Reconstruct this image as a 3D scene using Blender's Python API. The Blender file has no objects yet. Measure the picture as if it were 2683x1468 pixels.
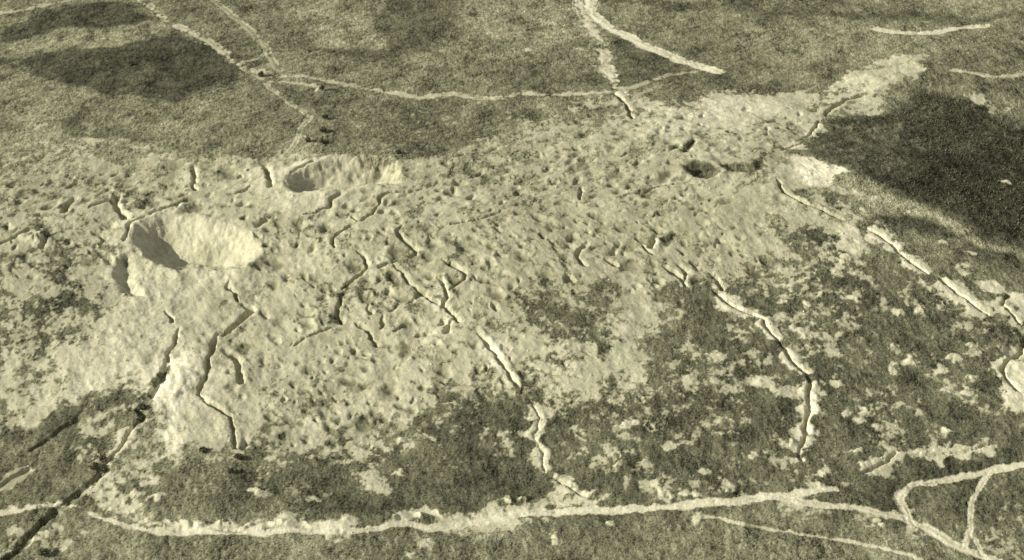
import bpy, math, random
import numpy as np

# ------------------------------------------------------------------ camera, sky, sun, exposure
scene = bpy.context.scene
COL = scene.collection
PITCH, HFOV, DIST = math.radians(32.0), math.radians(30.0), 616.0
CAM = np.array([0.0, -DIST * math.cos(PITCH), DIST * math.sin(PITCH)])
cam_d = bpy.data.cameras.new('camera')
cam = bpy.data.objects.new('camera', cam_d)
COL.objects.link(cam)
cam.location = CAM
cam.rotation_euler = (math.pi / 2 - PITCH, 0, 0)
cam_d.sensor_fit = 'HORIZONTAL'
cam_d.angle = HFOV
cam_d.clip_start = 1.0
cam_d.clip_end = 20000.0
scene.camera = cam

SUN_EL = math.radians(26.0)
SUN_DIR = np.array([-0.985, -0.17])          # towards the sun, on plan
SUN_DIR = SUN_DIR / np.linalg.norm(SUN_DIR)
world = bpy.data.worlds.new('World')
scene.world = world
world.use_nodes = True
wn = world.node_tree
wn.nodes.clear()
sky = wn.nodes.new('ShaderNodeTexSky')
sky.sky_type = 'NISHITA'
sky.sun_disc = False
sky.sun_elevation = SUN_EL
sky.sun_rotation = math.atan2(SUN_DIR[0], SUN_DIR[1])
hs = wn.nodes.new('ShaderNodeHueSaturation')
hs.inputs['Saturation'].default_value = 0.12
bg = wn.nodes.new('ShaderNodeBackground')
bg.inputs['Strength'].default_value = 0.095
out = wn.nodes.new('ShaderNodeOutputWorld')
wn.links.new(sky.outputs[0], hs.inputs['Color'])
wn.links.new(hs.outputs[0], bg.inputs['Color'])
wn.links.new(bg.outputs[0], out.inputs['Surface'])

sun_d = bpy.data.lights.new('sun', 'SUN')
sun_d.energy = 5.0
sun_d.angle = math.radians(0.5)
sun_d.color = (1.0, 0.96, 0.88)
sun = bpy.data.objects.new('sun', sun_d)
COL.objects.link(sun)
ce = math.cos(SUN_EL)
from mathutils import Vector
sun.rotation_euler = Vector((SUN_DIR[0] * ce, SUN_DIR[1] * ce, math.sin(SUN_EL))).to_track_quat('Z', 'Y').to_euler()
sun.location = (-200, -120, 200)

scene.view_settings.view_transform = 'Standard'
scene.view_settings.look = 'None'
scene.view_settings.exposure = 0.42
scene.view_settings.gamma = 1.0

RNG = np.random.default_rng(7)
random.seed(7)

# ------------------------------------------------------------------ numeric helpers
def smooth(a, b, x):
    t = np.clip((x - a) / (b - a), 0.0, 1.0)
    return t * t * (3 - 2 * t)

def _hash(ix, iy, seed):
    h = (ix.astype(np.int64) * 374761393 + iy.astype(np.int64) * 668265263 + seed * 1442695041) & 0xFFFFFFFF
    h = ((h ^ (h >> 13)) * 1274126177) & 0xFFFFFFFF
    h = ((h ^ (h >> 16)) * 2246822519) & 0xFFFFFFFF
    return ((h ^ (h >> 15)) & 0xFFFFFF).astype(np.float32) / float(0xFFFFFF)

def vnoise(x, y, seed):
    """value noise about 0, range -1..1"""
    fx, fy = np.floor(x), np.floor(y)
    ix, iy = fx.astype(np.int64), fy.astype(np.int64)
    tx, ty = (x - fx).astype(np.float32), (y - fy).astype(np.float32)
    tx = tx * tx * tx * (tx * (tx * 6 - 15) + 10)
    ty = ty * ty * ty * (ty * (ty * 6 - 15) + 10)
    a, b = _hash(ix, iy, seed), _hash(ix + 1, iy, seed)
    c, d = _hash(ix, iy + 1, seed), _hash(ix + 1, iy + 1, seed)
    return ((a + (b - a) * tx) * (1 - ty) + (c + (d - c) * tx) * ty) * 2 - 1

def fbm(x, y, wl, octv, seed, gain=0.5, ang=0.5):
    ca, sa = math.cos(ang), math.sin(ang)
    s = np.zeros_like(x, dtype=np.float32)
    amp, tot = 1.0, 0.0
    u, v = (x * ca - y * sa) / wl, (x * sa + y * ca) / wl
    for k in range(octv):
        s += amp * vnoise(u, v, seed + k * 17)
        tot += amp * amp
        amp *= gain
        u, v = (u * 0.8 - v * 0.6) * 2.03 + 3.1, (u * 0.6 + v * 0.8) * 2.03 + 1.7
    return s / math.sqrt(tot)           # std about 0.4

# ------------------------------------------------------------------ base relief (smooth lie of the land)
_PY = np.array([-2000, -400, -150, -120, -90, -40, 25, 75, 95, 135, 230, 420, 6000.0])
_PZ = np.array([-20, -17.0, -14.6, -13.6, -11.2, -6.0, -0.3, 2.6, 2.8, 0.6, -4.5, -8.0, -12.0])
_fy = np.linspace(-2000, 6000, 32001)
_fz = np.interp(_fy, _PY, _PZ)
_k = np.exp(-np.linspace(-2.5, 2.5, 121) ** 2)
_fz = np.convolve(np.pad(_fz, 60, mode='edge'), _k / _k.sum(), mode='valid')

def base_h(X, Y):
    X = np.asarray(X, dtype=np.float64)
    Y = np.asarray(Y, dtype=np.float64)
    z = np.interp(Y + 0.06 * X, _fy, _fz)
    z = z + 1.2 * np.sin(X / 47.0 + 0.6) * np.cos(Y / 61.0) + 0.8 * np.sin(X / 23.0 + Y / 31.0 + 2.0)
    # the ravine that opens to the right behind the ridge
    a = 0.757 * X + 0.655 * Y - 140.0               # beyond the near edge
    b = 0.5 * (X - 117.0) - 0.9 * (Y - 124.0)       # short of the far edge
    r = np.minimum(a, b)
    z = z - 0.19 * 6.0 * np.log1p(np.exp(np.clip((r - 9.0) / 6.0, -30, 11.0)))
    return z

F_PX = 1341.5 / math.tan(HFOV / 2)                 # focal length in photograph pixels
_R = np.array([1.0, 0, 0]); _D = np.array([0, math.cos(PITCH), -math.sin(PITCH)]); _U = np.array([0, math.sin(PITCH), math.cos(PITCH)])

def to_ground(px, py):
    """where a point seen in the photograph lies on the ground"""
    px, py = np.asarray(px, float), np.asarray(py, float)
    d = _D[None] + ((px - 1341.5) / F_PX)[:, None] * _R + ((734.0 - py) / F_PX)[:, None] * _U
    z = np.zeros(len(px))
    for _ in range(25):
        t = (z - CAM[2]) / d[:, 2]
        X, Y = CAM[0] + t * d[:, 0], CAM[1] + t * d[:, 1]
        z = 0.5 * z + 0.5 * base_h(X, Y)
    return np.stack([X, Y], 1)

_T = {'A1': (0, 0, .3548), 'A2': (650, 0, .3548), 'A3': (1300, 0, .3548), 'A4': (1983, 0, .3548),
      'B1': (0, 450, .3548), 'B2': (650, 450, .3548), 'B3': (1300, 450, .3548), 'B4': (1983, 450, .3548),
      'C1': (0, 900, .4032), 'C2': (650, 900, .4032), 'C3': (1300, 900, .4032), 'C4': (1983, 900, .4032), 'F': (0, 0, 1.0417)}

def trace(text):
    """'A1 10,20 30,40 B2 5,6' -> ground points; the letters name the sheet of the survey"""
    t, xs, ys = _T['F'], [], []
    for w in text.split():
        if w in _T:
            t = _T[w]
            continue
        a, b = w.split(',')
        xs.append(t[0] + float(a) * t[2]); ys.append(t[1] + float(b) * t[2])
    return to_ground(xs, ys)

def spline(P, step=2.0):
    if len(P) < 3:
        return P
    Q = np.vstack([2 * P[0] - P[1], P, 2 * P[-1] - P[-2]])
    o = []
    for i in range(1, len(Q) - 2):
        n = max(2, int(np.linalg.norm(Q[i + 1] - Q[i]) / step))
        t = np.linspace(0, 1, n, endpoint=False)[:, None]
        p0, p1, p2, p3 = Q[i - 1], Q[i], Q[i + 1], Q[i + 2]
        o.append(0.5 * (2 * p1 + (p2 - p0) * t + (2 * p0 - 5 * p1 + 4 * p2 - p3) * t ** 2 + (3 * p1 - p0 - 3 * p2 + p3) * t ** 3))
    o.append(P[-1:])
    return np.vstack(o)

# ------------------------------------------------------------------ the ground grid
def axis(core, far, grow=1.35):
    lo, hi = core[0], core[-1]
    s0, s1 = core[1] - core[0], core[-1] - core[-2]
    a, b, x, s = [], [], lo, s0
    while x > far[0]:
        s *= grow; x -= s; a.append(x)
    x, s = hi, s1
    while x < far[1]:
        s *= grow; x += s; b.append(x)
    return np.array(a[::-1] + list(core) + b)

GX = axis(np.arange(-240, 240.01, 0.28), (-3500, 3500))
_y, _ys = -152.0, []
while _y < 262:
    _ys.append(_y)
    _y += 0.00068 * math.hypot(_y - CAM[1], CAM[2])
GY = axis(np.array(_ys), (-900, 5000))
NX, NY = len(GX), len(GY)
XX, YY = np.meshgrid(GX, GY)
X32, Y32 = XX.astype(np.float32), YY.astype(np.float32)
H = base_h(XX, YY).astype(np.float32)

WXS = fbm(X32, Y32, 5.0, 3, 11) * 0.8 + fbm(X32, Y32, 1.7, 2, 13) * .38      # small wander of every dug edge
WYS = fbm(X32, Y32, 5.0, 3, 23) * 0.8 + fbm(X32, Y32, 1.7, 2, 27) * .38
WXL = fbm(X32, Y32, 22.0, 4, 31) * 5.0     # ragged edges of chalk and grass
WYL = fbm(X32, Y32, 22.0, 4, 47) * 7.0

def window(P, m):
    x0, x1 = np.searchsorted(GX, [P[:, 0].min() - m, P[:, 0].max() + m])
    y0, y1 = np.searchsorted(GY, [P[:, 1].min() - m, P[:, 1].max() + m])
    return slice(max(y0 - 1, 0), min(y1 + 1, NY)), slice(max(x0 - 1, 0), min(x1 + 1, NX))

def line_field(P, m, warp=1.0):
    """distance to a line, which side (+ right of travel), arc length along it, over a window of the grid"""
    W = window(P, m)
    x = X32[W] + WXS[W] * warp
    y = Y32[W] + WYS[W] * warp
    D = np.full(x.shape, 1e6, np.float32); S = np.zeros(x.shape, np.float32); L = np.zeros(x.shape, np.float32)
    acc = 0.0
    for i in range(len(P) - 1):
        a, b = P[i], P[i + 1]
        d = b - a
        l = float(np.hypot(*d)) + 1e-9
        V = window(np.array([a, b]), m)
        v = (slice(max(V[0].start, W[0].start) - W[0].start, min(V[0].stop, W[0].stop) - W[0].start),
             slice(max(V[1].start, W[1].start) - W[1].start, min(V[1].stop, W[1].stop) - W[1].start))
        xx, yy = x[v] - a[0], y[v] - a[1]
        t = np.clip((xx * d[0] + yy * d[1]) / (l * l), 0, 1)
        dd = np.hypot(xx - t * d[0], yy - t * d[1])
        c = D[v]
        k = dd < c
        c[k] = dd[k]
        s = S[v]; s[k] = ((xx * d[1] - yy * d[0]) / l)[k]
        q = L[v]; q[k] = (acc + t * l)[k]
        acc += l
    return W, D, S, L, acc

def area_field(P, m, warp='L'):
    """signed distance to an outline (+ inside)"""
    W = window(P, m)
    wx, wy = (WXL, WYL) if warp == 'L' else (WXS, WYS)
    x, y = X32[W] + wx[W], Y32[W] + wy[W]
    D = np.full(x.shape, 1e6, np.float32)
    ins = np.zeros(x.shape, bool)
    n = len(P)
    for i in range(n):
        a, b = P[i], P[(i + 1) % n]
        d = b - a
        l2 = float(d @ d) + 1e-9
        t = np.clip(((x - a[0]) * d[0] + (y - a[1]) * d[1]) / l2, 0, 1)
        D = np.minimum(D, np.hypot(x - a[0] - t * d[0], y - a[1] - t * d[1]))
        if a[1] != b[1]:
            k = (a[1] > y) != (b[1] > y)
            ins ^= k & (x < a[0] + (y - a[1]) * (d[0] / d[1]))
    return W, np.where(ins, D, -D)

# ------------------------------------------------------------------ what covers the ground: how much chalk, and how dark the turf is
COVER = np.full(H.shape, 0.04, np.float32)      # share of bare chalk
TURF = np.full(H.shape, 0.16, np.float32)       # reflectance of the grass
CHALK = np.full(H.shape, 0.43, np.float32)      # reflectance of the chalk

def paint(text, cover=None, turf=None, chalk=None, soft=6.0, amount=1.0):
    soft = soft * 2.0 if soft > 4 else soft * 1.25
    P = trace(text)
    W, s = area_field(P, soft + 16)
    a = smooth(-soft, soft, s) * amount
    for arr, v in ((COVER, cover), (TURF, turf), (CHALK, chalk)):
        if v is not None:
            arr[W] += (v - arr[W]) * a

# upper fields
paint('F 0,80 260,70 380,60 420,75 330,120 80,130 90,170 250,240 180,290 0,300', 0.05, 0.19)
paint('F 0,265 170,280 240,340 450,380 470,395 250,425 0,435', 0.2, 0.185)
paint('A1 0,165 600,60 1000,30 1190,150 900,195 300,260 0,290', 0.0, 0.07, soft=1.6)
paint('A1 0,420 130,400 180,430 0,470', 0.0, 0.10, soft=1.6)
paint('A1 200,410 600,330 830,330 1290,250 1560,350 1680,470 1750,590 1500,680 1300,740 720,740 520,640 330,560', 0.0, 0.07, soft=1.6)
paint('A1 1300,300 1560,350 1650,480 1500,580 1300,500', 0.0, 0.068, soft=8)
paint('A1 360,860 540,800 640,820 640,990 900,950 1250,990 1150,1030 900,1050 560,1015 460,940', 0.0, 0.085, soft=1.6)
paint('A1 600,790 1500,780 1600,820 1300,960 1000,940 650,940', 0.06, 0.15)
paint('A1 1300,1000 1900,800 1973,1100 1500,1140', 0.05, 0.125)
paint('A2 0,0 350,0 420,350 200,480 0,300', 0.03, 0.15)
paint('A2 370,130 560,60 900,120 900,300 600,320 420,240', 0.04, 0.20)
paint('A2 940,120 1100,30 1550,-40 1540,180 1480,330 1260,380 1030,370 930,240', 0.0, 0.092, soft=1.6)
paint('A2 250,375 500,355 1300,355 1260,400 500,410 280,420', 0.0, 0.085, soft=2, amount=.8)
paint('A2 1550,0 1973,0 A3 550,0 620,180 780,330 780,480 300,480 0,430', 0.04, 0.205)
paint('A3 0,560 200,560 700,540 820,620 500,680 200,660 0,680', 0.02, 0.11)
paint('A2 1300,560 1700,420 1900,480 1400,640', 0.03, 0.13)
paint('A3 720,-20 1973,-20 1973,80 1100,60 730,40', 0.0, 0.10, soft=1.6)
paint('A3 760,130 1973,80 1973,480 1650,500 1400,440 900,190', 0.02, 0.15)
paint('A3 800,240 900,260 1400,470 1200,560 960,640 860,540', 0.0, 0.105, soft=1.6)
paint('A3 1000,700 1600,520 1973,480 1973,640 1300,740 1020,830', 0.03, 0.125)
paint('A4 0,160 800,140 1300,170 1973,90 1973,440 1300,380 800,380 300,480 0,560', 0.05, 0.18)
paint('A4 0,60 900,100 1973,90 1973,150 800,150 0,150', 0.0, 0.095, soft=3)
paint('A4 1400,420 1973,430 1973,700 1650,700 1250,640 1200,560', 0.03, 0.125)
paint('A2 150,650 600,740 1150,800 1973,760 A3 900,860 0,1040 A2 1973,1050 1200,1080 0,1130 -600,1120 -300,900', 0.06, 0.135)
paint('A2 700,850 1300,850 1900,1000 1200,1060 900,1000', 0.24, 0.13)
paint('A3 350,720 850,700 950,820 500,860 400,800', 0.45, 0.18)

# the chalk ridge
paint('F 0,432 250,420 450,398 560,388 800,386 960,390 1120,375 1300,355 1450,330 1590,298 1700,275 1900,240 2060,215 2130,175 2345,140 2350,195 2250,225 '
      '2100,262 2030,330 1960,372 2010,400 2140,470 2170,530 2250,590 2110,580 2040,590 1975,640 1930,690 1880,740 1720,720 1600,745 1440,735 1280,745 1260,770 1400,830 '
      '1430,860 1600,850 1640,900 1640,930 1560,1000 1450,965 1290,975 1130,985 1170,1010 1070,1070 1060,1100 930,1130 800,1135 620,1125 580,1150 450,1145 330,1140 '
      '270,1190 370,1050 200,1045 60,1100 0,1080', 0.77, 0.16, 0.38, soft=3)
paint('F 0,430 460,395 800,388 800,420 460,440 300,490 0,500', 0.58, 0.18, 0.33, soft=6)
paint('F 0,540 320,540 320,700 220,740 0,750', 0.60, 0.14, 0.38, soft=8)
paint('F 1000,400 1300,360 1600,340 1700,400 1700,480 1300,520 1000,480', 0.66, 0.17, 0.35, soft=10)
paint('A3 0,900 850,860 1000,900 1000,1030 0,1050', 0.5, 0.18, 0.36, soft=5)
paint('F 880,600 1300,560 1500,740 1250,770 1000,760', 0.74, 0.19, 0.345, soft=16)
paint('F 1300,500 1900,480 1960,620 1800,720 1400,720', 0.74, 0.19, 0.33, soft=16)
paint('F 1620,262 1900,232 2000,250 1960,300 1850,320 1620,330', 0.97, 0.2, 0.50, soft=6)
paint('B1 900,560 980,400 1300,320 1800,400 1973,520 1950,680 1800,760 1750,900 1500,1100 1150,1000 1050,900 1000,700', 1.08, 0.2, 0.43, soft=6)
paint('A2 560,1200 800,1150 1080,1150 1130,1300 1000,1400 560,1409', 0.95, 0.2, 0.41, soft=5)
paint('A2 0,1170 700,1150 350,1230 250,1320 330,1420 650,1430 650,1500 0,1480', 0.95, 0.2, 0.45, soft=1.6)
paint('B1 560,1400 700,1100 1000,950 1250,1020 1220,1300 1500,1409 C1 1150,500 900,350 600,320 250,430 300,60', 0.95, 0.2, 0.48, soft=6)
paint('C1 1090,120 1250,60 1300,250 1280,380 1180,500 1150,640 1060,620 1000,480 1000,360', 1.0, 0.2, 0.62, soft=4)
paint('A4 240,1160 400,1170 560,1200 770,1310 640,1380 540,1400 380,1340 200,1300', 1.0, 0.2, 0.66, soft=2)
paint('A4 700,500 830,510 830,560 640,620 560,590', 1.0, 0.2, 0.50, soft=2)
paint('A4 990,540 1100,500 1300,500 1290,550 1130,575 1000,570', 1.0, 0.2, 0.50, soft=2)
paint('A4 850,430 950,420 1280,400 1300,470 900,490 800,480', 0.8, 0.2, 0.44, soft=2)
paint('A4 560,600 900,560 1000,640 900,720 700,700 500,800 250,880 400,720', 0.7, 0.15, 0.45, soft=4)
paint('A4 680,750 820,720 1000,780 900,830 830,870 720,820 640,780', 0.7, 0.12, 0.43, soft=3)
paint('A4 0,1130 200,1120 300,1170 100,1280 0,1300', 0.5, 0.13, 0.36, soft=4)

# turf lying on or cutting into the chalk
paint('B1 0,990 250,960 450,880 650,880 860,930 750,1010 560,1040 330,1150 200,1140 110,1270 0,1330', 0.2, 0.11, soft=5)
paint('B1 0,1330 110,1270 330,1150 560,1040 760,1010 600,1240 400,1400 C1 430,150 120,340 0,380', 0.56, 0.15, soft=5)
paint('C1 110,340 180,250 330,190 420,260 260,350', 0.3, 0.15, soft=4)
paint('C1 0,560 150,590 430,440 700,300 960,330 860,560 700,740 600,900 400,1040 0,1080', 0.06, 0.13, soft=5)
paint('C1 0,570 200,560 560,410 560,450 300,620 0,720', 0.0, 0.085, soft=3)
paint('C1 520,560 640,480 860,420 900,480 780,570 560,620', 0.7, 0.15, 0.40, soft=4)
paint('C1 400,620 780,580 760,700 640,720 420,700', 0.25, 0.14, soft=4)
paint('C1 150,810 350,740 380,770 0,900 0,860', 0.28, 0.16, 0.34, soft=4)
paint('C1 700,780 880,600 1000,530 1100,560 1140,640 1400,600 1500,540 1520,690 1300,700 900,740', 0.2, 0.21, 0.4, soft=4)
paint('C1 1160,420 1400,380 1480,500 1400,600 1160,640', 0.8, 0.22, 0.42, soft=5)
paint('C1 880,860 1100,760 1300,740 1450,830 1450,1000 1300,1080 1000,1060 820,1000', 0.12, 0.17, 0.42, soft=4)
paint('C1 700,790 850,740 1080,800 1140,870 800,900 700,860', 0.6, 0.17, 0.44, soft=3)
paint('C1 550,960 640,890 750,870 740,960 820,1030 960,1120 900,1150 780,1080 600,1040 540,1000', 0.8, 0.14, 0.5, soft=2.5)
paint('F 560,1160 760,1140 930,1150 1060,1110 1300,990 1340,1130 1340,1280 1100,1300 900,1310 560,1290', 0.13, 0.118, soft=5)
paint('C2 220,720 480,710 420,780 220,770', 0.0, 0.075, soft=3)
paint('C2 480,740 680,720 740,800 640,850 520,830', 0.6, 0.15, soft=4)
paint('C2 700,690 950,620 1150,640 1250,780 900,800', 0.25, 0.12, soft=5)
paint('C2 300,1120 900,1060 1060,1050 1000,1120 800,1150 660,1190 400,1150', 0.0, 0.075, soft=3)
paint('C2 740,910 850,890 950,960 930,1040 800,1030', 0.6, 0.15, soft=3)
paint('C3 0,900 480,900 520,1000 380,1020 0,980', 0.0, 0.08, soft=3)
paint('C1 350,1200 1000,1250 C2 0,1260 700,1235 1000,1210 C3 700,1130 C4 0,1110 700,1180 1400,1409 1736,1409 1736,1900 C1 0,1900 0,1409', 0.05, 0.155, soft=5)
paint('C3 400,1200 900,1180 860,1330 700,1409 400,1409', 0.0, 0.115, soft=6)
paint('C4 0,1230 600,1300 700,1409 0,1409', 0.04, 0.175, soft=8)
# right-hand rough ground
paint('F 1880,742 1935,690 2000,625 2085,560 2170,590 2300,720 2480,790 2640,830 2640,1330 2560,1409 1700,1280 1500,1280 1360,1180 1340,1000 1560,1010 1660,960 1640,900 1730,820 1700,740', 0.245, 0.115, soft=5)
paint('F 2000,700 2300,760 2500,900 2500,1100 2200,1180 2050,900', 0.235, 0.125, soft=12)
paint('F 1340,1010 1700,1000 1900,1100 1800,1240 1500,1250 1380,1150', 0.235, 0.11, soft=8)
paint('C1 1095,100 1250,60 1300,200 1260,400 1180,560 1150,690 1080,640 1010,500 1000,370', 1.15, 0.2, 0.66, soft=6)
paint('C1 1160,400 1300,340 1460,440 1480,560 1300,620 1170,600', 0.95, 0.2, 0.44, soft=4)
# where the chalk gives out into speckled turf
paint('F 420,1110 620,1095 930,1095 1040,1060 1120,985 1290,950 1450,950 1560,990 1450,1020 1300,1020 1180,1040 1090,1110 1040,1170 900,1175 620,1170 420,1170', 0.5, 0.14, soft=7)
paint('F 2040,550 1960,620 1880,690 1820,740 1880,770 1960,720 2030,650 2120,600', 0.5, 0.14, soft=7)
paint('C4 640,860 1130,910 930,1000 1000,1130 640,1060', 0.02, 0.085, soft=3)
paint('C4 1150,770 1736,640 1736,770 1250,860', 0.0, 0.08, soft=3)
paint('C4 1000,960 1250,900 1500,860 1400,1000 1360,1300 1100,1180 960,1040', 0.02, 0.13, soft=2)
paint('B3 60,930 400,890 750,900 880,960 750,1130 650,1200 500,1130 330,1130 200,1040', 0.14, 0.095, soft=5)
paint('B3 600,1130 760,1140 900,1060 1050,1130 1080,1300 900,1300 600,1300', 0.55, 0.11, soft=5)
paint('B3 1000,960 1320,880 1340,1000 1200,1080 1060,1120 900,1060', 0.8, 0.14, soft=5)
paint('B3 1330,920 1480,890 1640,960 1740,1060 1640,1200 1450,1060', 0.08, 0.095, soft=5)
paint('B3 900,1130 1060,1120 1040,1260 1000,1330 880,1300', 0.95, 0.14, 0.44, soft=3)
paint('B3 0,1000 330,1150 640,1220 900,1330 C3 850,180 500,220 0,60', 0.74, 0.12, soft=5)
paint('C3 0,30 560,60 850,180 860,260 700,340 350,330 200,250', 0.68, 0.11, 0.44, soft=5)
paint('C2 1150,430 1300,260 1560,300 C3 0,310 200,340 240,600 C2 1450,640 1150,560', 0.26, 0.095, soft=5)
paint('B4 600,430 760,440 830,540 700,550 600,500', 0.95, 0.14, 0.50, soft=2.5)
paint('B4 540,280 800,250 870,360 700,390 560,350', 0.75, 0.14, 0.46, soft=3)
paint('B4 300,90 440,110 440,240 330,180', 0.3, 0.12, soft=3)
paint('B4 560,180 700,200 700,250 580,240', 0.1, 0.09, soft=2)
paint('B4 200,400 480,400 600,540 300,560 240,520', 0.25, 0.10, soft=3)
# the ravine and the smooth grass shoulder beside it
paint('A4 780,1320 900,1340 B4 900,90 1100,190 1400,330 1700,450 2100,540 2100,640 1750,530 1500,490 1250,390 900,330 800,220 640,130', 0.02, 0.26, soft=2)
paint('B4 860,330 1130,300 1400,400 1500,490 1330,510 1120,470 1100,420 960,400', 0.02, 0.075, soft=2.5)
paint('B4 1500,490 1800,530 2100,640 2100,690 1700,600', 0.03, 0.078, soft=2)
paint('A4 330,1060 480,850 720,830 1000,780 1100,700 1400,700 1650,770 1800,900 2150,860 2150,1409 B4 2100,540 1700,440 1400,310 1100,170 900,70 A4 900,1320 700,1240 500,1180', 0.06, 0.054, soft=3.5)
paint('A4 430,870 640,900 1000,950 1100,1150 800,1200 500,1150 380,1050', 0.1, 0.10, soft=7)
paint('A4 1450,700 1640,690 1640,770 1560,760', 0.9, 0.1, 0.45, soft=2)
paint('A4 1680,770 1900,780 1850,860 1750,880 1680,840', 0.7, 0.1, 0.38, soft=2)
paint('B4 1640,820 1760,810 1850,900 2100,900 2100,1060 1960,1120 1900,1030 1780,1010 1840,940 1700,920', 1.0, 0.12, 0.52, soft=1.6)
paint('C4 1560,0 1736,-40 1850,-40 1850,340 1736,350 1640,280 1560,160', 0.97, 0.12, 0.54, soft=2)
paint('C4 0,320 300,290 310,400 100,410 C3 1560,400 1530,330', 0.85, 0.14, 0.45, soft=2)
paint('C2 1000,1130 1130,1080 1200,1150 C3 0,1020 500,1020 640,1060 640,1090 200,1120 100,1140 C2 1200,1230 1000,1190', 0.85, 0.14, 0.47, soft=2.5)
paint('C2 1300,1180 C3 0,1120 250,1150 200,1230 C2 1400,1270 1300,1240', 0.5, 0.15, soft=3)
paint('C1 1000,1150 1240,1150 1340,1180 1736,1170 C2 150,1150 400,1170 660,1190 700,1215 0,1240 C1 1300,1240 1010,1230', 0.93, 0.14, 0.52, soft=1.6)
paint('C2 850,1160 960,1120 1080,1130 1160,1100 1180,1180 1050,1190 900,1200', 1.0, 0.14, 0.52, soft=1.6)
paint('C1 220,1200 500,1180 500,1280 300,1300 0,1390 0,1340', 0.5, 0.14, 0.45, soft=3)
paint('C1 0,1210 180,1190 120,1240 0,1250', 0.6, 0.16, soft=2)
paint('C4 1000,1240 1100,1260 1150,1340 1050,1300', 0.5, 0.14, soft=2)
paint('C4 730,1120 900,1150 880,1200 740,1200', 0.65, 0.14, 0.48, soft=2)

# ------------------------------------------------------------------ who owns which piece of the surface
OWNER = np.zeros((NY - 1, NX - 1), np.int32)
REG = [None]                                   # index -> (key, part)

def own(key, part=None):
    REG.append((key, part))
    return len(REG) - 1

def claim(W, mask, idx, over=False):
    """give the faces of a window whose corner is in the mask to idx"""
    f = (slice(W[0].start, min(W[0].stop, NY - 1)), slice(W[1].start, min(W[1].stop, NX - 1)))
    m = mask[:f[0].stop - f[0].start, :f[1].stop - f[1].start]
    o = OWNER[f]
    o[m if over else (m & (o == 0))] = idx

# churned surface of the shelled chalk
CHURN = smooth(0.3, 0.9, COVER)
lumps = fbm(X32, Y32, 6.5, 4, 61, 0.55)
streak = fbm(X32 * 0.8 + Y32 * 0.6, (Y32 * 0.8 - X32 * 0.6) * 0.42, 3.2, 3, 71, 0.6)
soft_lumps = fbm(X32, Y32 * .8, 8.0, 2, 63, 0.4)
H += CHURN * (0.46 * soft_lumps + 0.10 * lumps + 0.05 * streak) + (1 - CHURN) * 0.14 * lumps

ca, sa = .4, -.92
ST1 = fbm((X32 * ca + Y32 * sa) * .25, Y32 * ca - X32 * sa, 1.5, 3, 211, .65, 0.0)
ST2 = fbm((X32 * .8 + Y32 * .6) * .2, Y32 * .8 - X32 * .6, 1.6, 3, 231, .65, 0.0)
STR = np.where(YY < 40, ST1, ST2)
H += (CHURN * 0.05 + 0.03) * STR

def pocks(cell, rmin, rmax, prob, seed):
    """many little pits, too small to single out"""
    out = np.zeros_like(H)
    ci, cj = np.floor(X32 / cell), np.floor(Y32 / cell)
    for di in (-1, 0, 1):
        for dj in (-1, 0, 1):
            i, j = ci + di, cj + dj
            px = (i + 0.15 + 0.7 * _hash(i, j, seed)) * cell
            py = (j + 0.15 + 0.7 * _hash(i, j, seed + 1)) * cell
            r = rmin + (rmax - rmin) * _hash(i, j, seed + 2) ** 2
            q = np.hypot(X32 + WXS * .5 - px, Y32 + WYS * .5 - py) / r
            on = _hash(i, j, seed + 3) < prob
            out += np.where(on, r * (-0.55 * np.exp(-q * q * 1.6) + 0.05 * np.exp(-((q - 1.35) / 0.4) ** 2)), 0)
    return out
PIT = 0.4 * pocks(7.5, 1.7, 3.6, .7, 501) + pocks(2.9, 0.5, 1.05, 0.5, 301) + pocks(5.0, 0.9, 2.1, 0.55, 401)
H += 0.36 * PIT * smooth(0.35, 0.85, COVER)
CHALK += 0.0

# ------------------------------------------------------------------ roads and paths
STRUCT = {}
def road(name, text, w, chalk=0.48, rough=0.6, cover=0.97, soft=0.6, fade=None, sink=0.12, bank=0.0, firm=False):
    w = w * .9
    if name == 'path' and not firm:
        cover, soft = cover * .78, max(soft, w * .95)
    else:
        soft = max(soft, w * .55)
    P = spline(trace(text))
    W, D, S, L, tot = line_field(P, w + 5, rough)
    ww = w * (1 + 0.22 * vnoise(L / 9.0, S * 0 + 3.0, 5))
    a = 1 - smooth(ww - soft, ww + soft, D)
    if fade:
        a = a * np.clip(0.85 + 0.6 * vnoise(L / fade, L * 0, 9), 0.4, 1.0)
    COVER[W] = np.maximum(COVER[W], a * cover)
    CHALK[W] += (chalk * (1.15 if name == 'path' else 1.05) - CHALK[W]) * a
    k = 1 - smooth(ww * 0.8, ww * 1.2, D)
    rut = np.exp(-((D / ww - .45) / .16) ** 2) * (.6 + .4 * vnoise(L / 3.0, S, 91)) * k
    verge = np.exp(-(D / ww / .22) ** 2) * np.clip(vnoise(L / 5.0, L * 0, 93) + .2, 0, 1) * k
    CHALK[W] *= 1 - .12 * rut
    COVER[W] *= 1 - .22 * verge
    H[W] -= sink * k
    H[W] += bank * np.exp(-((D - ww - 0.5) / 0.6) ** 2)
    H[W] += 0.05 * np.cos(np.clip(S / max(w, .3) * 5.0, -8, 8)) * k
    i = own(('struct', name, text))
    claim(W, D < ww + 0.3, i)

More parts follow.
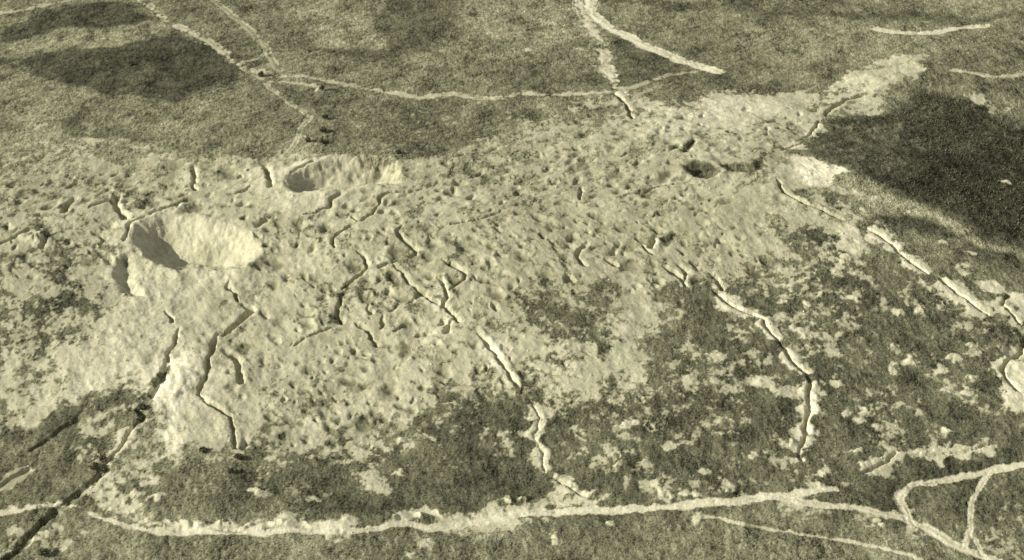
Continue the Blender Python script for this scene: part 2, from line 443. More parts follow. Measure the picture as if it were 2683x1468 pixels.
road('path', 'C1 400,1055 470,1068 540,1085 590,1100', 0.8, 0.42, fade=6)
road('road', 'C1 590,1100 700,1140 850,1188 1000,1213', 0.9, 0.5, rough=1.2)
road('road', 'C1 1000,1215 1240,1222 1500,1222 1736,1235 C2 180,1218 400,1208 650,1212 720,1216 850,1196 960,1165 1060,1180 1130,1192 1250,1197 C3 40,1120 170,1110 280,1096 450,1090 640,1078 760,1085 1000,1068 1200,1056 1400,1036 1560,1025 1736,1000 C4 150,988 200,990', 1.65, 0.54)
road('road', 'C4 150,1008 330,1040 480,1058 640,1062 760,1090 860,1112 980,1150 1080,1190 1200,1260 1330,1330 1440,1370 1560,1420 1700,1480', 1.6, 0.50)
road('path', 'C4 200,986 330,970 420,950 520,948', 1.5, 0.50, firm=True)
road('road', 'C4 1000,1160 940,1055 920,1010 950,960 1020,922 1130,905 1190,895 1250,885 1400,850 1520,830 1736,785 1900,750', 1.5, 0.52)
road('path', 'C4 1510,850 1450,920 1400,1000 1380,1080 1378,1180 1362,1260 1340,1320', 1.25, 0.46, firm=True)
road('path', 'C4 1388,1235 1430,1300 1470,1370', 0.9, 0.42, firm=True)
road('path', 'C3 1270,1132 1430,1130 1560,1165 1736,1195 C4 150,1215 350,1245 550,1280 700,1305 860,1340 950,1360 1060,1405', 0.75, 0.44, soft=.5, firm=True)
road('path', 'A1 1010,-10 1130,60 1220,150 1350,210 1560,320 1650,390 1760,470 1840,530 1930,575', 2.3, 0.36, soft=1.2, fade=22)
road('path', 'A1 1560,-10 1680,90 1800,190 1900,300', 2.2, 0.24, soft=1.4, fade=30)
road('path', 'A1 1900,300 1950,370 1900,430 1760,462', 1.0, 0.30, soft=.8)
road('path', 'A2 90,300 130,370 190,480 225,525', 2.2, 0.26, soft=1.4)
road('path', 'A1 0,97 200,65 400,25 600,-20', 1.6, 0.30, soft=1.2)
road('path', 'A1 1830,520 1973,530 A2 150,560 330,560 450,568 550,590 800,640 1000,680 1130,695 1280,718 1500,697 1740,728 1973,705 A3 200,690 400,700 600,690 860,680', 1.8, 0.37, soft=1.2, fade=26)
road('path', 'A2 170,600 350,612 510,638', 1.4, 0.38, soft=1.0)
road('path', 'A2 125,620 220,700 320,770 450,862', 1.5, 0.33, soft=1.0, fade=16)
road('path', 'A2 450,862 400,920 365,1000 350,1060 280,1115', 1.5, 0.32, soft=1.0, fade=12)
road('path', 'A3 690,-20 700,90 780,160 850,212 940,250 1100,340 1300,420 1430,470 1620,525', 3.3, 0.52, soft=1.0, firm=True)
road('path', 'A3 600,-20 640,60 700,200 780,310 800,430 800,490 860,580 930,690', 3.0, 0.46, soft=2.0, rough=1.6, fade=7, firm=True, cover=.85)
road('path', 'A3 580,-20 570,60 620,130', 1.2, 0.32, soft=1.0)
road('path', 'A3 960,660 1120,602 1300,552 1450,530', 1.5, 0.30, soft=1.2, fade=18)
road('path', 'A3 1010,722 1130,660 1280,615', 1.4, 0.28, soft=1.2, fade=12)
road('path', 'A4 890,215 990,235 1080,242 1280,242 1330,240 1480,207 1700,190', 2.5, 0.50, soft=1.2, firm=True)
road('path', 'A4 1450,518 1570,532 1680,560 1780,570 1960,545 2100,535', 1.7, 0.40, soft=1.0, fade=20)
road('path', 'C1 -60,1125 0,1105 80,1080 200,1060 360,1045', 1.6, 0.46, soft=.8, rough=1.2, fade=12)
road('path', 'A1 520,1018 700,1040 870,1065 1080,1090', 1.4, 0.32, soft=1.2, fade=12)
road('path', 'C2 900,450 1100,560 1250,665', 0.6, 0.40, soft=.5, fade=14)

# ------------------------------------------------------------------ craters
THINGS = {}                                    # key -> (name, label, category, group, {part: (name, label)})
def crater(key, outline, depth, wall, rim, rimw, label, turf=None, cover=None, steep=1.7, group='mine craters along the ridge', flat=None):
    P = spline(np.vstack([trace(outline)] * 1), 3.0)
    W, s = area_field(P, rimw * 3 + 3, 'S')
    s = s + 0.4 * soft_lumps[W] + .2 * lumps[W]
    x = np.clip(0.5 * ((s + 0.4) + np.sqrt((s + 0.4) ** 2 + 1.2)) / wall - 0.04, 0, 1)
    prof = (1 - (1 - x) ** steep)
    H[W] -= depth * prof * (1 + 0.05 * lumps[W]) 
    H[W] += rim * np.exp(-(np.clip(-s, 0, None) / rimw) ** 2) * (1 + 0.35 * lumps[W]) * (1 - smooth(0, wall * 0.5, s))
    if cover is not None:
        a = smooth(-1.0, 1.0, s)
        COVER[W] += (cover - COVER[W]) * a
        TURF[W] += (turf - TURF[W]) * a
    ib, ir = own(key, None), own(key, 'rim')
    claim(W, s > 0, ib, True)
    claim(W, (s > -rimw) & (s <= 0), ir)
    THINGS[key] = dict(name='mine_crater', label=label, category='mine crater', group=group, parts={'rim': ('rim', None)})

crater('c1', 'B1 985,570 958,500 975,430 1060,372 1200,335 1370,345 1560,385 1740,420 1860,480 1935,555 1925,640 1830,715 1650,745 1440,735 1350,748 1270,742 1150,690 1040,615',
       7.0, 13.5, 0.9, 5.0, 'largest mine crater, deep white chalk bowl with a long shadow under its left rim', steep=1.08)
crater('c2', 'A2 285,1350 300,1300 420,1240 560,1200 800,1165 1050,1165 1125,1250 1125,1340 B2 1050,95 880,112 750,145 600,155 350,158 300,125',
       4.9, 9.0, 0.7, 4.0, 'second mine crater, pale oval bowl on the ridge crest with shadow in its left end', steep=1.08)
crater('c3', 'B1 830,760 860,680 930,620 990,630 1010,740 1000,800 1060,925 960,915 890,860',
       1.9, 4.5, 0.4, 2.5, 'small grey crater biting into the near side of the largest crater')
crater('c4', 'A3 1370,1210 1480,1185 1600,1228 1655,1262 1640,1305 1540,1332 1430,1295',
       2.6, 4.2, 0.5, 2.6, 'dark overgrown pit near the ridge top, left of the long grassy hollow', turf=0.085, cover=0.1, steep=1.1)
crater('c5', 'A3 1665,1215 1800,1200 1900,1215 1973,1160 A4 60,1170 70,1230 0,1268 A3 1860,1270 1700,1268',
       1.7, 3.6, 0.4, 2.4, 'long dark grassy hollow joining the overgrown pit on the ridge top', turf=0.09, cover=0.15, steep=1.1)
crater('c6', 'A3 1285,1075 1330,1040 1390,1060 1450,1015 1475,1030 1440,1105 1390,1115 1350,1085 1300,1115',
       1.8, 2.2, 0.5, 1.8, 'ragged double pit on the chalk just above the overgrown pit', turf=0.1, cover=0.25)
crater('c7', 'C4 1590,40 1690,-20 1800,-30 1840,120 1700,110 1640,110',
       1.3, 3.5, 0.6, 2.5, 'white chalk digging cut by the edge of the picture, with a curved trench below it')
crater('c8', 'B3 1235,500 1270,460 1320,465 1330,510 1280,545',
       1.2, 3.0, 0.3, 1.0, 'shallow grey square pit beside the short white-sided trench', turf=0.16, cover=0.25)

# ------------------------------------------------------------------ trenches
def trench(key, text, w, depth, left, right, label, chalk=None, spoil=2.0, bankw=1.1, broken=0.05, group='trenches dug in the chalk', cover=True, name='trench', cat='trench', rough=0.8, over=False):
    """left, right: heights of the spoil bank on either hand of the line as traced"""
    w, depth = w * (.8 if group.startswith('trenches') else .8), depth * .92
    left, right = left * .55, right * .55
    P = spline(trace(text), 1.5)
    m = w + spoil * 2 + bankw * 2 + 3
    W, D, S, L, tot = line_field(P, m, rough)
    S = -S                     # + on the right as seen with the line running towards the viewer
    n1 = vnoise(L / 4.0, L * 0, 77); n2 = vnoise(L / 7.0, L * 0 + 5, 78); n3 = vnoise(L / 2.2, S / 2.2, 79)
    ww = w * (1 + 0.30 * n1 + .22 * n3)
    ends = smooth(-0.2, 2.2, np.minimum(L, tot - L) + 1.2 - np.clip(D - np.abs(S), 0, 9))
    br = 0.35 + .65 * smooth(-0.25, 0.15, n2 + 0.55 - broken)
    cut = (1 - smooth(ww * 0.55, ww * 1.15, D)) * depth * br * (1 + 0.12 * n3)
    up = np.zeros_like(D)
    for sgn, hgt in ((-1, left), (1, right)):
        if hgt > 0:
            b = np.exp(-((np.abs(S) - ww - bankw * 1.05) / bankw) ** 2) * hgt * (0.75 + 0.5 * n3 + 0.3 * n1)
            up += np.where((np.sign(S) == sgn) & (D < ww + bankw * 3.2), b * (1 - smooth(0.2, 1.5, D - np.abs(S))), 0)
    H[W] += np.clip(up, 0, None) * ends - cut * ends
    if chalk is not None:
        reach = np.where(S < 0, left > 0.05, right > 0.05) * spoil * np.clip(0.9 + .6 * n2 + .5 * n1, .2, 2)
        a = 0.88 * (1 - smooth(reach * 0.3, reach * 1.5 + 0.3, D - ww + 0.6 * n3 - 0.4 * n1)) * smooth(-.6, .2, n2 + .55) * (0.25 + .75 * ends)
        COVER[W] = np.maximum(COVER[W], a)
        CHALK[W] += (chalk - CHALK[W]) * a
    i0 = own(key)
    inside = (D < ww * 1.15) & (ends > 0.3)
    claim(W, inside, i0)
    parts = {}
    for sgn, hgt, pk in ((-1, left, 'pl'), (1, right, 'pr')):
        if hgt >= 0.18:
            ip = own(key, pk)
            claim(W, (np.sign(S) == sgn) & (D < ww + bankw * 2.3) & (D >= ww * 1.15) & (ends > 0.3), ip)
            parts[pk] = ('parapet', None)
    THINGS[key] = dict(name=name, label=label, category=cat, group=group, parts=parts)

TR = [
 # around the big crater and the crest
 ('B1 1390,205 1310,240 1220,275 1180,295 1110,320', .75, 1.9, .3, .3, 'broken trench running up from behind the largest crater towards the crest', .5),
 ('B1 1080,340 990,375 950,400 938,440 928,475 918,515', .65, 1.9, .3, .3, 'short trench hugging the left rim of the largest crater', .5),
 ('B1 860,165 845,225 868,285 925,350', 1.5, 2.6, 0, .8, 'wide dark trench with a bright right bank, left of the largest crater', .5),
 ('B1 545,185 515,245 470,295', 1.3, 2.2, .2, .4, 'short wide trench left of the dark bright-banked one, alone on pocked chalk', .45),
 ('B1 820,215 730,240 660,262', .8, 1.4, .2, .3, 'shallow trench leading left out of the wide bright-banked trench', .45),
 ('B1 1425,-40 1425,30 1425,80 1440,130', .95, 2.3, .2, .4, 'dark upright trench on the crest between the two large craters, farther left of a pair', .5),
 ('A2 118,1205 140,1290 162,1375', 1.2, 2.4, .2, .5, 'dark upright trench on the crest close beside the second large crater', .5),
 ('A2 535,1178 470,1195 400,1230 310,1285', .7, 1.8, .3, .4, 'double-lined trench on the upper rim of the second large crater', .5),
 ('B1 1700,45 1780,30', .8, 1.8, .2, .3, 'short dash of trench on the crest left of the upright trenches', .48),
 ('B1 1690,165 1770,140 1830,120', .6, 1.6, .2, .3, 'thin trench below the crest between the two large craters', .48),
 ('B2 690,165 655,185 620,212 622,248 590,262 545,270 490,300 400,318', .65, 2.0, .2, .35, 'crooked trench leaving the near rim of the second large crater', .46),
 ('B2 1290,125 1180,148 1095,148 1030,168 985,188 972,235 935,295 880,325 832,362 770,330', .75, 2.0, .25, .4, 'winding trench right of the second large crater, ending in a hook', .46),
 ('B2 815,372 740,415 680,450 640,478 620,505 638,555', .7, 1.9, .2, .35, 'curved trench dropping from the hooked trench below the second crater', .46),
 ('B2 1140,408 1108,445 1130,490 1190,535 1240,578 1245,605 1195,628', .95, 1.9, .2, .4, 'S-shaped trench in the middle of the pocked slope', .44),
 ('B2 825,585 850,620 858,665 872,700 832,745 770,795 700,852', .8, 2.0, .25, .4, 'zigzag trench down the middle slope, upper part', .46),
 ('B2 715,880 682,920 672,980 665,1050 688,1105', .85, 1.8, .2, .4, 'lower part of the zigzag trench, running straight down the slope', .44),
 ('B2 905,712 1000,697 1060,675 1112,652', .7, 1.8, .2, .4, 'cross trench joining the zigzag trench on its right', .44),
 ('B2 1075,690 1150,760 1230,850 1320,930 1430,985', .65, 1.5, .1, .35, 'long straight diagonal trench crossing the middle slope', .44),
 ('B2 1410,770 1440,830 1455,900 1450,975 1500,1055 1560,1110', .85, 2.0, .2, .5, 'trench of the Y-shaped junction, its left arm and stem', .5),
 ('B2 1440,645 1530,700 1592,742 1588,790 1525,848 1488,878', .85, 1.9, .2, .45, 'bent trench forming the right arm of the Y-shaped junction', .48),
 ('B2 1522,1082 1482,1130 1462,1185', .9, 1.7, .2, .45, 'short spur trench below the Y-shaped junction', .5),
 ('B2 695,1137 620,1150 490,1200 345,1283', .5, 1.2, .1, .3, 'thin straight trench heading down left from the foot of the zigzag trench', .46),
 ('B2 795,1108 850,1160 900,1210 950,1278', .8, 1.7, .15, .35, 'short trench on the slope right of the thin straight trench', .45),
 ('B2 1112,968 1085,1008 1050,1030', .75, 1.7, .15, .4, 'little curved trench left of the long diagonal trench', .46),
 ('B2 1240,915 1235,945 1180,965', .55, 1.3, .1, .3, 'tiny hooked trench just left of the long diagonal trench', .45),
 ('B2 990,1065 985,1150', .85, 1.6, .15, .3, 'short upright trench below the little curved trench', .44),
 ('B2 900,975 910,1050', .8, 1.5, .15, .3, 'short upright trench left of the little curved trench', .44),
 ('B2 1185,1130 1090,1182', .8, 1.6, .2, .3, 'short slanting trench at the edge of the mottled ground', .44),
 ('B2 1400,1182 1330,1190 1255,1207', .8, 1.5, .2, .3, 'short level trench left of the spur below the junction', .44),
 ('B2 185,325 130,355 90,385 65,412', .8, 1.8, .2, .3, 'short trench between the two large craters, low on the slope', .46),
 ('B2 1900,285 1790,325 1640,360 1490,385', .45, 1.1, .1, .3, 'thin straight trench across the pocked slope right of the craters', .44),
 ('B3 1500,85 1330,92 1200,105 1060,150 930,182', .5, 1.4, .15, .3, 'dotted shallow trench below the overgrown pit', .44),
 ('B1 1705,820 1688,858 1740,908 1762,962', .9, 1.8, .2, .4, 'crooked trench just below the near rim of the largest crater', .48),
 ('B1 1800,992 1848,1000 1850,1030 1765,1100 1690,1165 1658,1205', 1.4, 1.9, .35, .45, 'broad double-lined trench with a hooked top, below the largest crater', .48),
 ('B1 1605,1190 1580,1290 C1 1390,20 1352,130 1350,190 1300,262 1285,320 1312,355 1382,392 1450,440 1500,505 1522,580 1520,665', .85, 2.0, .2, .4, 'long S-curved trench falling down the slope beside the brightest chalk', .46),
 ('C1 1450,45 1520,80 1555,150 1565,265', 1.3, 1.8, .2, .4, 'wide trench parallel to the long S-curved trench, on its right', .46),
 ('B1 1312,1160 1300,1235 1268,1295 1235,1350 C1 1090,60 1095,105', .8, 2.1, .25, .4, 'narrow crooked trench above the sunken lane on the bright slope', .5),
 ('B1 1215,1035 1258,1080 1265,1115', .6, 1.5, .15, .3, 'tiny trench at the head of the bright slope', .48),
 ('B1 720,470 780,505 740,540', .8, 1.5, .15, .3, 'hooked short trench in the pocked chalk left of the largest crater', .45),
 ('B1 360,455 335,500 300,560', 1.0, 1.7, .15, .4, 'short trench on the rough chalk near the edge of the picture, beside a white mound', .46),
 ('B1 330,400 200,430 110,475 0,520', .8, 1.3, .15, .3, 'ragged shallow trench running left across the rough chalk', .45),
 # right-hand side of the slope
 ('B3 1192,462 1172,505 1148,555', 1.15, 2.2, 0, .9, 'short dark trench with a straight white wall on its right side', .58),
 ('B3 1085,540 1110,570 1145,608', .7, 1.7, .1, .3, 'little trench at the foot of the white-walled trench', .44),
 ('B3 1240,690 1320,750 1380,800 1400,852', .95, 1.9, .2, .45, 'lower of two trenches side by side above the dark rough ground', .46),
 ('B3 1335,690 1388,740 1402,790', .95, 1.7, .2, .4, 'upper of two trenches side by side above the dark rough ground', .46),
 ('B3 870,548 866,592', 1.2, 1.9, .2, .3, 'stub of trench above a comma-shaped one', .44),
 ('B3 815,645 850,668 895,688', 1.0, 1.9, .2, .3, 'comma-shaped short trench in the middle of the pocked slope', .44),
 ('B3 690,510 615,570 600,635 650,690', 1.1, 1.7, .2, .3, 'crescent-shaped trench left of the comma-shaped one', .44),
 ('B3 1590,760 1650,830 1662,885', .8, 1.6, .1, .4, 'short trench at the head of the bent spoil-banked trench', .48),
 ('B3 1460,842 1550,800', .8, 1.4, .1, .3, 'small level trench where the chalk meets the dark rough ground', .46),
 ('B3 632,110 625,200', .6, 1.8, .1, .3, 'thin upright slit below the ridge crest', .44),
 ('B3 510,752 580,812', 1.0, 1.6, .15, .3, 'short slanting slit above the dark patch of scrub', .44),
 ('B3 1590,880 1690,950 1770,1000 1850,1030 1960,1080 B4 60,1130 110,1200 200,1310 250,1385 C4 200,90 265,150 335,195', .75, 1.9, .7, .4, 'bent trench with bright spoil crossing the dark rough ground, upper straight', .56),
 ('C4 345,215 348,260 338,400 320,500 312,570 305,640 280,690 285,750', 1.0, 2.0, .15, .8, 'bent trench with bright spoil, lower upright part with white right bank', .6),
 ('B4 150,55 180,120 260,180 340,225 430,262 540,312 640,352', .7, 1.8, .3, .3, 'thin dark trench leading from the white scar to the double spoil banks', .46),
 ('B4 760,402 850,442 950,512 1030,580 1110,640 1200,702 1290,755 1370,815 1460,885 1540,940 1620,992 1690,1045', .75, 1.8, .65, .65, 'long straight trench between twin white spoil banks on the right', .58),
 ('B4 1855,915 1820,980 1868,1020 1910,1080 1945,1112', .7, 1.8, .3, .3, 'crooked trench cut in the white patch at the edge of the picture', .55),
 ('C4 1740,-20 1700,50 1650,92 1600,150 1625,215 1700,310', .8, 1.8, .3, .3, 'curved trench round the white chalk digging', .56),
 ('A4 835,690 700,720 620,760 550,808 500,850', 1.1, 2.2, .4, .3, 'dark curved trench on the ridge top leading to the ravine', .48),
 ('A4 455,890 400,970 370,1015', .8, 1.8, .15, .5, 'end of the curved ridge-top trench, with a thin white bank', .55),
 ('A3 880,680 940,760 1010,865', .95, 2.2, .3, .3, 'dark diagonal trench where the rough chalk path meets the ridge', .42),
 ('A4 180,1115 250,1090 325,1065', .5, 1.0, .5, .1, 'thin white-banked trench above the white scar', .55),
 ('C3 -120,-60 20,100 90,210 150,265', .85, 1.9, .1, .8, 'trench with a thick white bank running down from the junction to the dark ground', .56),
 ('C3 165,290 172,325', .8, 1.4, .2, .3, 'short dark notch at the foot of the white-banked trench', .5),
 ('C3 215,350 265,420 285,500 270,560 258,620 285,700 288,780 312,840', .5, .55, .5, .5, 'crumbled chalky trench winding down through dark grass to the road', .52),
 ('C3 315,850 420,890 500,950 600,1010', .5, .55, .5, .5, 'last slanting stretch of the crumbled chalky trench, ending at the road', .52),
 ('C4 660,862 720,840 780,800 860,740 915,712', .6, 1.2, .4, .5, 'short double-banked trench near the fork of the road', .5),
 ('C4 980,735 1070,725 1200,715 1340,700 1450,680 1515,660', .6, .9, .3, .5, 'level white spoil-covered trench in dark grass above the curved road', .54),
 ('C3 240,160 330,185 420,205 560,215', .45, 1.0, .2, .4, 'faint level trench among mottled chalk right of the white-banked trench', .46),
]
for i, (tx, w, dep, lb, rb, lab, ck) in enumerate(TR):
    frail = 'crumbled' in lab
    trench('t%d' % i, tx, w, dep, lb, rb, lab, chalk=ck - .08 if ck < .5 else ck - .03, spoil=3.4 if 'twin' in lab else 1.4 if ck < .5 else 2.4, bankw=1.7 if 'twin' in lab else 1.1, broken=.45 if frail else .05)

# sunken lane on the lower left
trench('lane1', 'C1 1092,110 1062,180 1022,280 985,340', 1.7, 1.5, .1, 1.3, 'upper wide stretch of the sunken lane, grey against the brightest chalk', chalk=.62, spoil=6, bankw=4.0, name='sunken_lane', cat='sunken lane', group='stretches of the sunken lane')
trench('lane2', 'C1 935,385 922,470 905,500', 1.6, 1.3, .1, 1.2, 'middle overgrown stretch of the sunken lane, a short dark gap', bankw=3.5, name='sunken_lane', cat='sunken lane', group='stretches of the sunken lane')
trench('lane3', 'C1 895,510 860,562 800,645 735,730 700,775', .7, 1.7, .1, .6, 'thin straight stretch of the sunken lane with a pale right bank', chalk=.5, name='sunken_lane', cat='sunken lane', group='stretches of the sunken lane')
trench('lane4', 'C1 690,790 640,850 590,915 510,975 430,1035', 1.4, 1.1, .2, .7, 'dark bushy stretch of the sunken lane beside the white corner of chalk', bankw=2, name='sunken_lane', cat='sunken lane', group='stretches of the sunken lane')
trench('lane5', 'C1 420,1045 350,1105 265,1180 205,1230 150,1300 60,1385 -30,1450', 1.5, 1.3, .4, .7, 'lowest deep stretch of the sunken lane crossing the chalk track', bankw=2, name='sunken_lane', cat='sunken lane', group='stretches of the sunken lane')
trench('bank1', 'C1 560,425 480,500 400,545 310,625 200,690', 1.2, 0.8, .2, .1, 'dark ditch along the grassy spur on the lower left', name='ditch', cat='ditch', group='ditches in the grass on the lower left')
trench('bank2', 'C1 250,798 190,825 130,852 60,895 -40,955', 1.2, 0.9, .4, .1, 'dark ditch under a pale bank at the left edge of the picture', chalk=.30, spoil=1.0, name='ditch', cat='ditch', group='ditches in the grass on the lower left')

# turf growing in the lane and ditches
for t in ('C1 1060,150 1095,150 1060,290 1000,360 960,340', 'C1 905,370 960,380 950,480 900,500', 'C1 620,740 700,770 690,860 600,850', 'C1 440,1000 620,880 500,990 330,1130 200,1240 50,1400 20,1380 260,1160'):
    paint(t, 0.12, 0.17, soft=1.0)

# ------------------------------------------------------------------ shell holes
HOLES = []       # x, y, r, kind
def hole_at(text, r, kind='traced'):
    for p in trace(text):
        HOLES.append((p[0], p[1], r, kind))
hole_at('B2 860,150 1055,445 990,460 1030,520 990,640 885,490 545,500 470,830 420,770 430,980 1150,180 1300,190 1645,190 1770,240 1885,230 1680,430 1770,450 1655,490 1000,300 1040,225 700,1265 790,1330', 1.5)
hole_at('B2 570,870 1730,800 1930,930 890,800 980,795 140,545 165,325 215,385 150,430 60,485 270,790', 1.7)
hole_at('B3 720,140 980,105 850,95 765,80 425,80 560,210 350,225 1330,200 1410,235 1255,240 1055,225 640,330 1650,420 1930,380 1750,610 680,440 760,440 510,655 385,695 980,660 280,500 130,480 1090,430 1500,460 1760,760 1130,800 1030,850', 1.35)
hole_at('A3 365,1145 475,1155 595,1105 1290,1200 340,1340 425,1345 850,1365 980,1375 1500,985 1890,990', 1.6)
hole_at('B1 305,330 310,395 490,690 670,590 340,480 110,560 580,540 1050,260 1360,165 1385,215 1000,135 800,140 285,140 85,20 850,20 630,215 700,450 500,520 1900,480 1955,545 1900,390 1800,350 90,730 250,770 940,660 1640,1190', 1.6)
hole_at('B1 60,410 120,480 470,260 1905,705 120,690', 2.1)
hole_at('C2 95,115 220,115 470,115 325,130 510,180 110,290 200,310 285,265 400,305 480,320 690,40 780,70 590,50 560,360 640,380 785,390 810,455 565,440 345,520 450,500 185,465 660,535 670,470 975,350 1075,380 1130,290 1090,95 1125,170 1260,95 1490,180 1555,165 955,150 380,430 230,375 740,300', 1.3)
hole_at('C3 305,90 450,140 600,60 1640,1200', 1.2)
rimmed = 'C3 990,545 780,725 945,368 540,590 1110,985'
for p in trace(rimmed):
    HOLES.append((p[0], p[1], 1.5, 'rimmed'))

dens = CHURN.copy()
def sample(arr, x, y):
    i = np.clip(np.searchsorted(GX, x), 1, NX - 2); j = np.clip(np.searchsorted(GY, y), 1, NY - 2)
    return arr[j, i]
P_dense = trace('F 640,620 880,500 1300,400 1700,430 1950,520 1960,640 1850,720 1500,740 1250,740 1300,900 1400,980 1080,1080 900,1130 600,1120 560,900 700,760')
P_left = trace('F 0,440 450,410 700,400 640,520 330,540 300,720 0,740')
P_top = trace('F 1000,400 1450,340 1800,280 2080,230 2000,330 1900,400 1700,460 1100,480')
def inside(P, x, y):
    c = False
    for i in range(len(P)):
        a, b = P[i], P[(i + 1) % len(P)]
        if (a[1] > y) != (b[1] > y) and x < a[0] + (y - a[1]) * (b[0] - a[0]) / (b[1] - a[1]):
            c = not c
    return c
for P, n, rl, rh in ((P_dense, 360, .6, 2.7), (P_left, 80, .7, 2.9), (P_top, 95, .7, 2.2)):
    k = tries = 0
    lo, hi = P.min(0), P.max(0)
    while k < n and tries < 12000:
        tries += 1
        x, y = RNG.uniform(lo[0], hi[0]), RNG.uniform(lo[1], hi[1])
        r = rl + (rh - rl) * RNG.random() ** 2.4
        if not inside(P, x, y) or sample(COVER, x, y) < 0.45:
            continue
        if sample(OWNER, x, y) != 0 or any((x - q[0]) ** 2 + (y - q[1]) ** 2 < (0.9 * (r + q[2])) ** 2 for q in HOLES):
            continue
        HOLES.append((x, y, r, 'sown')); k += 1

def dist2cam(x, y):
    return math.sqrt((x - CAM[0]) ** 2 + (y - CAM[1]) ** 2 + CAM[2] ** 2)
order = sorted(range(len(HOLES)), key=lambda i: (HOLES[i][3] == 'sown', -HOLES[i][2] / dist2cam(HOLES[i][0], HOLES[i][1])))
rank = {i: n for n, i in enumerate(order)}
MAX_HOLES = 290
i_rest = own('rest')
LANDMARK = {}
for nm, tx in (('largest crater', 'B1 1430,560'), ('second large crater', 'A2 720,1300'), ('zigzag trench', 'B2 780,790'), ('Y-shaped trench junction', 'B2 1460,960'), ('S-shaped trench', 'B2 1180,530'),
               ('long S-curved trench', 'C1 1350,250'), ('overgrown pit', 'A3 1540,1260'), ('white-walled trench', 'B3 1180,500'), ('comma-shaped trench', 'B3 850,668'),
               ('dark scrub patch', 'B3 500,1000'), ('wide bright-banked trench', 'B1 860,260'), ('white-banked trench', 'C3 90,210'), ('thin straight trench', 'B2 500,1200'),
               ('twin spoil banks', 'B4 800,420'), ('white mound at the left edge', 'B1 280,490'), ('curved ridge-top trench', 'A4 620,760'), ('dark grass below the slope', 'C2 700,650'), ('dark diagonal trench', 'A3 940,760')):
    LANDMARK[nm] = trace(tx)[0]
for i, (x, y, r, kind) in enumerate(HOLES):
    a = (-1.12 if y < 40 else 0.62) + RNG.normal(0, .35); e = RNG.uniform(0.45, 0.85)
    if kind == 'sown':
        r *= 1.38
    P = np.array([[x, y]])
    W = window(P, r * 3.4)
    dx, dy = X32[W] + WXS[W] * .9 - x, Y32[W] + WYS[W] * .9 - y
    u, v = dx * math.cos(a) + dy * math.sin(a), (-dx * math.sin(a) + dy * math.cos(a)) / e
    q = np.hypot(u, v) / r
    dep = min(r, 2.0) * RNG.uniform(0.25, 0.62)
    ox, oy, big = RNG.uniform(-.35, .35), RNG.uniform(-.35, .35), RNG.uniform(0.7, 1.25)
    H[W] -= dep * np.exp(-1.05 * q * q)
    H[W] += 0.05 * r * np.exp(-((q - 1.4) / 0.42) ** 2) * (1 + 0.5 * lumps[W])
    if kind == 'rimmed':
        c = 0.6 * (1 - smooth(1.2, 3.2, q + 0.8 * lumps[W])) * smooth(0.5, 1.0, q)
        COVER[W] = np.maximum(COVER[W], c)
    elif RNG.random() < 0.85:            # darker ragged patch, set off-centre inside the hole
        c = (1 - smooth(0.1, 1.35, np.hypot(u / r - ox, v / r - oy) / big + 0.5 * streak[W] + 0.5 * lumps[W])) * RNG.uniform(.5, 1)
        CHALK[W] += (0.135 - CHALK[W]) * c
    if rank[i] < MAX_HOLES:
        key = 'h%d' % i
        j = own(key)
        nm = min(LANDMARK, key=lambda k: (LANDMARK[k][0] - x) ** 2 + 0.5 * (LANDMARK[k][1] - y) ** 2)
        lx, ly = LANDMARK[nm]
        side = ('above' if y > ly else 'below') if abs(y - ly) * 0.6 > abs(x - lx) else ('right of' if x > lx else 'left of')
        size = 'big' if r > 1.55 else ('middling' if r > 1.2 else 'small')
        if kind == 'rimmed':
            lab = 'shell hole ringed with thrown-out white chalk in dark grass'; g = 'chalk-ringed shell holes in dark grass'
        else:
            lab = '%s shell hole in pale chalk %s the %s' % (size, side, nm); g = '%s shell holes %s the %s' % (size, side, nm)
        THINGS[key] = dict(name='shell_hole', label=lab, category='shell hole', group=g, parts={})
    else:
        j = i_rest
    claim(W, q < 1.25, j)

# ------------------------------------------------------------------ chalk heaps lying in the rough ground
HEAPS = []
def heap(text, rx, ry, h, where):
    for p in trace(text):
        HEAPS.append((p[0], p[1], rx, ry, h, where))
heap('B4 660,640 740,930 1260,865', 2.6, 2.8, .7, 'big white chalk heap in dark grass below the twin spoil banks')
heap('B4 590,725 380,800 610,1120 1040,1035 1230,1020 1370,1005 1385,965 480,930 360,970 200,965 1000,460', 1.6, 1.5, .45, 'small chalk heap in dark grass below the twin spoil banks')
heap('B4 100,1100 280,1160 350,1200 450,1300 550,1340 C3 1450,90 1270,230 1400,240', 2.2, 2.4, .5, 'chalk heap on dark grass beside the bent spoil-banked trench')
heap('B4 1590,1310 1700,1190 1460,1370 1110,1385 1020,1305 C4 1390,50', 1.9, 2.0, .5, 'chalk heap in dark grass left of the white chalk digging')
heap('C4 1180,160 1290,90 1210,310 1385,225 1370,310 1240,415 980,100', 1.7, 1.6, .45, 'small chalk heap scattered below the white chalk digging')
heap('C4 690,430 660,485 770,545 560,460 870,150 910,190 1250,580 1350,500 830,660 520,270', 1.5, 1.5, .4, 'small chalk heap in dark grass right of the bent spoil-banked trench')
heap('C4 510,740 460,840 640,700 700,780 230,660 350,620 420,920 580,910', 2.0, 1.5, .5, 'chalk heap near the double-banked trench above the road fork')
heap('B4 1360,530 1530,690 1560,750 1470,600 1590,600', 1.9, 1.8, .5, 'chalk heap between the twin spoil banks and the grass shoulder')
heap('B4 1135,300', 1.3, 1.4, .8, 'round white chalk mound on the smooth grass shoulder')
heap('B4 1845,85', 1.6, 1.8, .9, 'lone round white chalk mound in the dark ravine')
